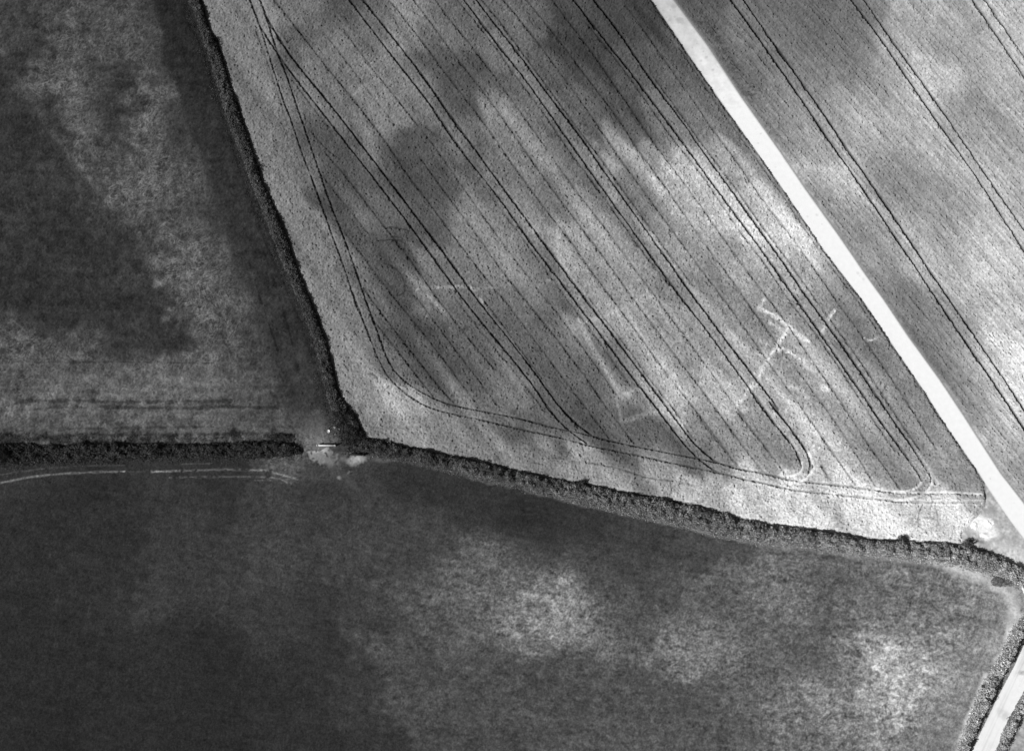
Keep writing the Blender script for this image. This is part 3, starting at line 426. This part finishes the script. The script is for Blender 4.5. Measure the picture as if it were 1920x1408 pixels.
def tag(o, label=None, cat=None, group=None, kind=None):
    if label: o['label'] = label
    if cat: o['category'] = cat
    if group: o['group'] = group
    if kind: o['kind'] = kind
    return o
def link(name, me, mat, parent=None):
    o = bpy.data.objects.new(name, me); C.objects.link(o); me.materials.append(mat)
    if parent: o.parent = parent
    return o
def mesh_from(name, V, F, tone=None):                # F: (n,4) or (n,3) array
    V = np.ascontiguousarray(V, np.float32); F = np.ascontiguousarray(F, np.int32)
    me = bpy.data.meshes.new(name); me.vertices.add(len(V)); me.vertices.foreach_set('co', V.ravel())
    k = F.shape[1]; me.loops.add(F.size); me.loops.foreach_set('vertex_index', F.ravel())
    me.polygons.add(len(F)); me.polygons.foreach_set('loop_start', np.arange(0, F.size, k, dtype=np.int32))
    if tone is not None:
        a = me.attributes.new('tone', 'FLOAT', 'POINT'); a.data.foreach_set('value', np.ascontiguousarray(tone, np.float32))
    me.update(calc_edges=True); return me
FC = {}
faceid = np.zeros((ny-1, nx-1), np.int8)
for k, m in enumerate([mW, mE, mM, mT, mV_tri | FAR, mR], 1): faceid[m[:-1,:-1]] = k
idx = np.arange(ny*nx, dtype=np.int64).reshape(ny, nx)
def piece(name, k, mat, **kw):
    j, i = np.nonzero(faceid == k)
    a = idx[j, i]; F = np.stack([a, a+1, a+nx+1, a+nx], 1)
    u, inv = np.unique(F, return_inverse=True)
    V3 = np.stack([XX.ravel()[u], YY.ravel()[u], H.ravel()[u]], 1)
    me = mesh_from(name, V3, inv.reshape(-1, 4), TONE.ravel()[u])
    return tag(link(name, me, mat), **kw)
piece('grass_field', 0, M_GRASS, kind='structure')
piece('meadow', 3, M_GRASS, kind='structure')
piece('track', 4, M_CHALK, kind='structure')
piece('verge', 5, M_GRASS, kind='structure')
piece('road', 6, M_CHALK, kind='structure')
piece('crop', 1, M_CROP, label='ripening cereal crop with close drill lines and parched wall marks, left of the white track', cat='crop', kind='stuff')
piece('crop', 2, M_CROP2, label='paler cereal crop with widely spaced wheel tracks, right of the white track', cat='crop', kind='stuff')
# far ground to the horizon, with a hole-free sheet just under the surveyed land
R = 12000; N = 40
lx = np.linspace(-R, R, N+1); gx, gy = np.meshgrid(lx, lx)
jj, ii = np.mgrid[0:N, 0:N]; a = (jj*(N+1)+ii).ravel(); F = np.stack([a, a+1, a+N+2, a+N+1], 1)
tag(link('ground', mesh_from('ground', np.stack([gx.ravel(), gy.ravel(), 0*gx.ravel()-.25], 1), F), M_FAR), kind='structure')

# ------------------------------------------------------------------ hedges
def vnoise(x, y, s, seed):                           # small value noise
    x = x/s; y = y/s; xi = np.floor(x).astype(int); yi = np.floor(y).astype(int); fx = x-xi; fy = y-yi
    def h(a, b): 
        n = (a*374761393+b*668265263+seed*1442695) & 0x7fffffff; n = ((n ^ (n >> 13))*1274126177) & 0x7fffffff
        return ((n ^ (n >> 16)) & 0xffff)/65535.
    fx = fx*fx*(3-2*fx); fy = fy*fy*(3-2*fy)
    return (h(xi, yi)*(1-fx)+h(xi+1, yi)*fx)*(1-fy)+(h(xi, yi+1)*(1-fx)+h(xi+1, yi+1)*fx)*fy
def resample(P, n):
    P = np.asarray(P); s = np.r_[0, np.cumsum(np.hypot(*np.diff(P, axis=0).T))]; t = np.linspace(0, s[-1], n)
    return np.stack([np.interp(t, s, P[:,0]), np.interp(t, s, P[:,1])], 1)
def leaf_cloud(pos, nrm, size, tone, r):
    n = len(pos); d = nrm+r.normal(0, .55, (n, 3)); d /= np.linalg.norm(d, axis=1)[:,None]
    t = np.cross(d, r.normal(0, 1, (n, 3))); t /= np.linalg.norm(t, axis=1)[:,None]; b = np.cross(d, t)
    s = size[:,None]*.5; q = r.uniform(.5, 1.0, (n, 1))
    V = np.stack([pos-t*s, pos-b*s*q*.7+d*s*.2, pos+t*s, pos+b*s*q*.7-d*s*.1], 1).reshape(-1, 3)
    return V, np.arange(4*n).reshape(n, 4), np.repeat(tone, 4)
def hedge(name, E1, E2, hgt, t0, t1, label, cat='hedge', dens=75, seed=1, inset=0.0, lump=.35, group=None, ends=.6, size=.36):
    r = np.random.default_rng(seed)
    A = gp(E1); B = gp(E2); L = np.hypot(*np.diff(A, axis=0).T).sum(); n = max(12, int(L/.22))
    A = resample(smooth(A, 4), n); B = resample(smooth(B, 4), n)
    # set the far-side edge in: what is seen there is the hedge's own height and shade
    off = np.array([SHX, SHY])*hgt*.30
    c = (A+B)/2-off*.15; wv = (A-B)/2; wl = np.maximum(np.hypot(*wv.T), .05)[:,None]; wv = wv/wl*np.maximum(wl-inset, .25)
    m = 17; s = np.linspace(-1, 1, m); tt = np.arange(n)/(n-1)
    endf = np.clip(np.minimum(tt, 1-tt)*L/ends, 0, 1)**.5
    def surf(ti, sv):                                # ti index float array, sv lateral
        i = np.clip(ti, 0, n-1.001); i0 = i.astype(int); f = (i-i0)[:,None]
        cc = c[i0]*(1-f)+c[i0+1]*f; ww = wv[i0]*(1-f)+wv[i0+1]*f; ef = endf[i0]
        x = cc[:,0]; y = cc[:,1]
        bulge = 1+lump*(.9*(vnoise(x+sv*3, y, 1.6, seed)-.5)+.7*(vnoise(x+sv*3, y, .55, seed+3)-.5))
        p = cc+ww*(sv*bulge*(.35+.65*ef))[:,None]
        prof = np.clip(1-np.abs(sv)**2.6, 0, 1)**.5
        hh = hgt*prof*ef*(1+lump*((vnoise(p[:,0], p[:,1], 2.3, seed+5)-.5)*1.0+(vnoise(p[:,0], p[:,1], .62, seed+6)-.5)*1.9))
        return np.column_stack([p, np.maximum(hh, .02)])
    ti = np.repeat(np.arange(n), m).astype(float); sv = np.tile(s, n)
    V = surf(ti, sv); V[:,2] = V[:,2]*.80+.02
    j, i = np.mgrid[0:n-1, 0:m-1]; a = (j*m+i).ravel(); F = np.stack([a, a+1, a+m+1, a+m], 1)
    V[:,:2] += r.normal(0, .05, (len(V), 2)); V[:,2] += np.abs(r.normal(0, .09, len(V)))*(V[:,2] > .15)
    tb = (t0+(t1-t0)*ti/(n-1))*.45*r.uniform(.6, 1.2, len(V))  # inner body toned darker than the leaves, self-shadow painted in
    wid = 2*np.hypot(*wv.T).mean(); k = int(L*(wid+hgt)*dens)
    lt = r.uniform(0, n-1, k); ls = r.uniform(-1, 1, k); ls = np.sign(ls)*np.abs(ls)**.8
    P0 = surf(lt, ls); P1 = surf(lt, np.clip(ls+.05, -1.1, 1.1)); P2 = surf(np.clip(lt+.5, 0, n-1), ls)
    nr = np.cross(P2-P0, P1-P0); nr[nr[:,2] < 0] *= -1; nr /= np.linalg.norm(nr, axis=1)[:,None]+1e-9
    side = r.uniform(.25, 1.0, k); P0[:,2] *= np.where(r.random(k) < .3, side, 1); P0 += nr*r.normal(.03, .12, k)[:,None]; P0[:,2] = np.maximum(P0[:,2], .06)
    cl = vnoise(P0[:,0], P0[:,1], .55, seed+9)*.9+vnoise(P0[:,0], P0[:,1], 2.5, seed+10)*.6
    tn = (t0+(t1-t0)*lt/(n-1))*(.35+.85*cl)*r.lognormal(0, .3, k)
    LV, LF, LT = leaf_cloud(P0, nr, r.uniform(.5, 1.3, k)*size, tn, r)
    me = mesh_from(name, np.vstack([V, LV]), np.vstack([F, LF+len(V)]), np.r_[tb, LT])
    return tag(link(name, me, M_LEAF), label, cat, group)
G = 'hedges round the fields'
hedge('hedge', H1R, [(q[0]+1, q[1]) for q in H1L], 1.6, .072, .074, 'long dark hedge running diagonally down the left edge of the striped crop', seed=3, group=G, inset=.05, lump=.26)
hedge('hedge', H2T, H2B, 1.8, .060, .34, 'long hedge below the striped crop, dark by the gates and grey towards the right', seed=4, group=G, inset=.18, lump=.42)
hedge('hedge', H3T, H3B, 1.4, .050, .055, 'dark level hedge at the far left ending at the worn gateway', seed=5, group=G, lump=.5, ends=3)
hedge('hedge', [(q[0]-12, q[1]-3) for q in H4R], H4L, 2.3, .42, .42, 'clipped grey hedge at the lower right between the grass field and the pale road', seed=6, group=G)
hedge('hedge', [(q[0]-10, q[1]-3) for q in H5R], RDR, 2.0, .40, .40, 'clipped hedge in the lower right corner, on the far side of the pale road', seed=7, group=G)

def bush(u, v, ru, rv, hgt, tone, label, name='bush', seed=1, dens=230, size=.22, flower=0, spread=.35):
    r = np.random.default_rng(seed); cx, cy = g(u, v); rx, ry = ru/10, rv/10
    root = bpy.data.objects.new(name, None); C.objects.link(root); root.location = (cx, cy, 0); tag(root, label, 'bush')
    k = int(max(60, math.pi*rx*ry*dens*1.6)); th = r.uniform(0, 2*math.pi, k); z = r.uniform(0, 1, k); rr = np.sqrt(1-z*z)
    lump = 1+.5*(vnoise(np.cos(th)*3+seed*9, np.sin(th)*3+z*3, .9, seed)-.5); q = r.uniform(.6, 1.02, k)*lump
    P = np.column_stack([np.cos(th)*rr*rx*q, np.sin(th)*rr*ry*q, z*hgt*q+.08])
    nr = np.column_stack([np.cos(th)*rr, np.sin(th)*rr, z+.2])
    cl = vnoise(P[:,0]+50, P[:,1]+50, .5, seed+2)
    V, F, Tn = leaf_cloud(P, nr, r.uniform(.5, 1.3, k)*size, tone*(.4+1.1*cl)*r.lognormal(0, spread, k), r)
    link('foliage', mesh_from('foliage', V, F, Tn), M_LEAF, root)
    bv = []; bf = []
    for s_ in range(4):
        a0 = s_*1.57+r.uniform(0, .6); d = np.array([math.cos(a0)*rx*.5, math.sin(a0)*ry*.5, hgt*.7]); o = len(bv)
        for z_, w_ in ((0, .05), (1, .015)):
            for k_ in range(5): 
                an = k_*2*math.pi/5; bv.append((d[0]*z_+math.cos(an)*w_, d[1]*z_+math.sin(an)*w_, d[2]*z_))
        for k_ in range(5): bf.append((o+k_, o+(k_+1) % 5, o+5+(k_+1) % 5, o+5+k_))
    link('stem', mesh_from('stem', np.array(bv), np.array(bf)), M_BARK, root)
    if flower:
        n = flower; i = r.choice(np.nonzero(P[:,2] > hgt*.45)[0], n)
        V, F, _ = leaf_cloud(P[i]+[0, 0, .08], np.tile([0, 0, 1.], (n, 1)), r.uniform(.10, .2, n), np.ones(n), r)
        link('blossom', mesh_from('blossom', V, F), M_FLOWER, root)
    return root
bush(645,783,22,24,2.2,.032,'broad dark thicket filling the corner where the diagonal hedge meets the gateway', 'thicket', 11)
bush(662,818,26,20,2.4,.034,'dark thorn bush just above the short dark gate', 'thorn_bush', 12)
bush(146,849,24,14,1.3,.10,'pale grey bramble bush breaking the dark level hedge near its left end', 'bramble', 13)
bush(14,852,16,17,2.4,.016,'almost black round bush at the far left end of the level hedge', 'bush', 14)
bush(60,850,30,14,1.1,.035,'low dull bush between the almost black bush and the pale bramble', 'bush', 15)
bush(725,829,14,8,1.0,.05,'small white flowering bush at the left end of the hedge under the crop', 'elder_bush', 16, flower=40)
bush(682,827,9,7,1.3,.04,'small dark bush with a few white flowers above the short dark gate', 'elder_bush', 17, flower=14)
bush(1091,907,9,8,2.1,.05,'taller dark bush standing proud of the hedge below the crop, left of centre', 'thorn_bush', 18)
bush(1813,1020,9,9,2.0,.10,'dark bush standing proud of the hedge under the pale spoil patch', 'thorn_bush', 19)
bush(1690,1013,11,9,2.0,.06,'dark bush rising from the right part of the hedge, left of the pale spoil patch', 'thorn_bush', 20)
bush(1842,1287,3,3,.7,.06,'tiny dark bush on the pale verge, upper of two beside the roadside hedge', 'sapling', 21, dens=400)
bush(1894,1206,3,3,.7,.06,'tiny dark bush at the top of the pale verge beside the roadside hedge', 'sapling', 22, dens=400)
bush(400,85,12,14,2.2,.022,'dark bulge of thorn near the top of the diagonal hedge', 'thorn_bush', 23)
bush(480,322,10,12,2.3,.022,'dark thorn bush leaning out of the diagonal hedge over the crop', 'thorn_bush', 24)
bush(528,821,24,9,.9,.055,'low dark scrub above the right end of the level hedge', 'scrub_bush', 25)
bush(1880,1090,26,10,.8,.15,'low pale scrub below the right end of the hedge, beside the little gate', 'scrub_bush', 26)

# dry grass tufts along the hedge bottoms: ground cover, one object
def tufts(lines, n, spread, tone, seed, label):
    r = np.random.default_rng(seed); Ps = []
    for P in lines: Ps.append(resample(gp(P), 400))
    P = np.vstack(Ps); i = r.integers(0, len(P), n); q = P[i]+r.normal(0, spread, (n, 2))
    pos = np.column_stack([q, r.uniform(.15, .35, n)]); tn = (tone[0]+(tone[1]-tone[0])*np.clip((ginv(q[:,0], q[:,1])[0]-700)/1100, 0, 1))*r.lognormal(0, .4, n)
    V, F, T_ = leaf_cloud(pos, np.tile([0, 0, .6], (n, 1)), r.uniform(.12, .34, n), tn, r)
    tag(link('grass', mesh_from('grass', V, F, T_), M_GT), label, 'grass', kind='stuff')
tufts([[(q[0], q[1]+3) for q in H2B]], 3500, .22, (.10, .35), 31, 'dry pale grass along the foot of the hedge below the striped crop')
tufts([[(q[0]-3, q[1]) for q in H4L]], 2500, .25, (.4, .4), 32, 'bleached grass along the field side of the roadside hedge')
tufts([[(q[0]-9, q[1]) for q in H1L]], 3500, .5, (.045, .05), 33, 'dull rough grass along the left side of the diagonal hedge')
tufts([[(q[0], q[1]-12) for q in H3T], [(q[0], q[1]+2) for q in H3B], [(q[0], q[1]+4) for q in H3T]], 6000, .42, (.055, .055), 34, 'dull rough grass on both sides of the dark level hedge')
tufts([[(q[0]+1, q[1]-3) for q in H1R[14:]+H2T[:14]]], 2600, .3, (.16, .16), 35, 'ragged crop edge leaning out of the field corner')

# ------------------------------------------------------------------ gates and small things
def box(V, F, p0, p1, w, h, z):                      # bar from p0 to p1 (ground), w thick, h tall, bottom at z
    p0 = np.array(p0, float); p1 = np.array(p1, float); d = p1-p0; l = np.hypot(*d); d = d/l; nrm = np.array([-d[1], d[0]])*w/2; o = len(V)
    for zz in (z, z+h):
        for q in (p0+nrm, p0-nrm, p1-nrm, p1+nrm): V.append((q[0], q[1], zz))
    F += [(o, o+1, o+2, o+3), (o+4, o+7, o+6, o+5), (o, o+4, o+5, o+1), (o+1, o+5, o+6, o+2), (o+2, o+6, o+7, o+3), (o+3, o+7, o+4, o)]
def gate(a, b, label, mat, pmat, w=.07, hgt=1.25, toprail=.1):
    A = np.array(g(*a)); B = np.array(g(*b)); d = (B-A)/np.hypot(*(B-A))
    root = bpy.data.objects.new('field_gate', None); C.objects.link(root); root.location = (A[0], A[1], 0); tag(root, label, 'gate')
    A0 = np.zeros(2); B0 = B-A
    V = []; F = []
    for k in range(5): box(V, F, A0+d*.1, B0-d*.1, w*(1 if k < 4 else toprail/w), .09, .25+k*(hgt-.3)/4)
    link('bars', mesh_from('bars', np.array(V), np.array(F)), mat, root)
    for q in (A0+d*.06, B0-d*.06, B0*.5):
        V = []; F = []; box(V, F, q-d*.035, q+d*.035, w*.8, hgt-.1, .2)
        link('stile', mesh_from('stile', np.array(V), np.array(F)), mat, root)
    for q in (A0-d*.14, B0+d*.14):
        V = []; F = []; box(V, F, q-d*.09, q+d*.09, .18, hgt+.2, 0); link('post', mesh_from('post', np.array(V), np.array(F)), pmat, root)
gate((597,836.5),(628,836.5),'bright field gate at the worn patch between the level hedge and the thicket', M_GALV, M_WOOD, w=.05, toprail=.11)
gate((656,854),(681,854.5),'short dark gate set in the hedge foot above the bare pale ground', M_DWOOD, M_DWOOD, w=.12, toprail=.22)
gate((1913,1101),(1922,1118),'little pale gate at the right edge where the hedges meet', M_GALV, M_WOOD, w=.08, toprail=.16)
def drum(u, v, r0, h, label, name, cat, mat):
    x, y = g(u, v); V = []; F = []; n = 14
    prof = [(r0*.94, 0), (r0, .06), (r0, h-.05), (r0*.96, h), (r0*.84, h), (r0*.80, h-.12), (0.01, h-.13)]
    for (r_, z) in prof:
        for k in range(n): V.append((x+r_*math.cos(k*2*math.pi/n), y+r_*math.sin(k*2*math.pi/n), z))
    for p in range(len(prof)-1):
        for k in range(n): F.append((p*n+k, p*n+(k+1) % n, (p+1)*n+(k+1) % n, (p+1)*n+k))
    tag(link(name, mesh_from(name, np.array(V), np.array(F)), mat), label, cat)
drum(616.5,809,.28,.5,'small round white tub standing in the rough grass left of the thicket','water_tub','tub',M_GALV)
def stone(u, v, s, label, seed, mat):
    r = np.random.default_rng(seed); x, y = g(u, v); n = 10; V = []; F = []
    for p, (rr, z) in enumerate(((1, 0), (1.05, .3), (.8, .6), (.35, .78), (.02, .8))):
        for k in range(n):
            q = rr*s*(1+r.uniform(-.16, .16)); V.append((x+q*math.cos(k*.628)*1.3, y+q*math.sin(k*.628)*.8, z*s+r.uniform(-.02, .02)*s))
    for p in range(4):
        for k in range(n): F.append((p*n+k, p*n+(k+1) % n, (p+1)*n+(k+1) % n, (p+1)*n+k))
    tag(link('boulder', mesh_from('boulder', np.array(V), np.array(F)), mat), label, 'boulder', 'pale boulders by the gateway')
M_STONE = grey_material('limestone', base=.38, nscale=6, namp=.3)
stone(627.5,802,.28,'pale boulder at the hedge foot, upper right of the white tub',1,M_STONE)
stone(628,815,.18,'smaller pale boulder at the hedge foot, lower right of the white tub',2,M_STONE)
stone(627,823,.16,'smallest pale boulder, just above the bright gate',3,M_STONE)
def heap(u, v, ru, rv, h, label, seed, tn):
    r = np.random.default_rng(seed); cx, cy = g(u, v); n = 40; t = np.linspace(-1, 1, n); a, b = np.meshgrid(t, t); th = np.arctan2(b, a); rr = np.hypot(a, b)/(1-.28*vnoise(np.cos(th)*2+seed*7, np.sin(th)*2+9, .8, seed))
    x = a*ru/10; y = b*rv/10; z = h*np.clip(1-rr**1.6, 0, 1)*(.25+1.3*vnoise(x+20, y+20, .42, seed))+.10*(rr < 1)-.05
    jj, ii = np.mgrid[0:n-1, 0:n-1]; q = (jj*n+ii).ravel(); keep = (rr.ravel()[q] < 1); q = q[keep]; F = np.stack([q, q+1, q+n+1, q+n], 1)
    tag(link('spoil_heap', mesh_from('spoil_heap', np.column_stack([(x+cx).ravel(), (y+cy).ravel(), z.ravel()]), F, np.full(n*n, tn)), M_CHALK), label, 'heap', 'spoil heaps by the track')
heap(1826,986,8,9,.35,'low white spoil heap at the crop corner, left one of the pair',1,.8)
heap(1853,980,12,11,.42,'white spoil heap nearer the track, right one of the pair',2,.82)
heap(1846,1004,12,7,.35,'flattest white spoil heap, just above the hedge by the track',3,.78)
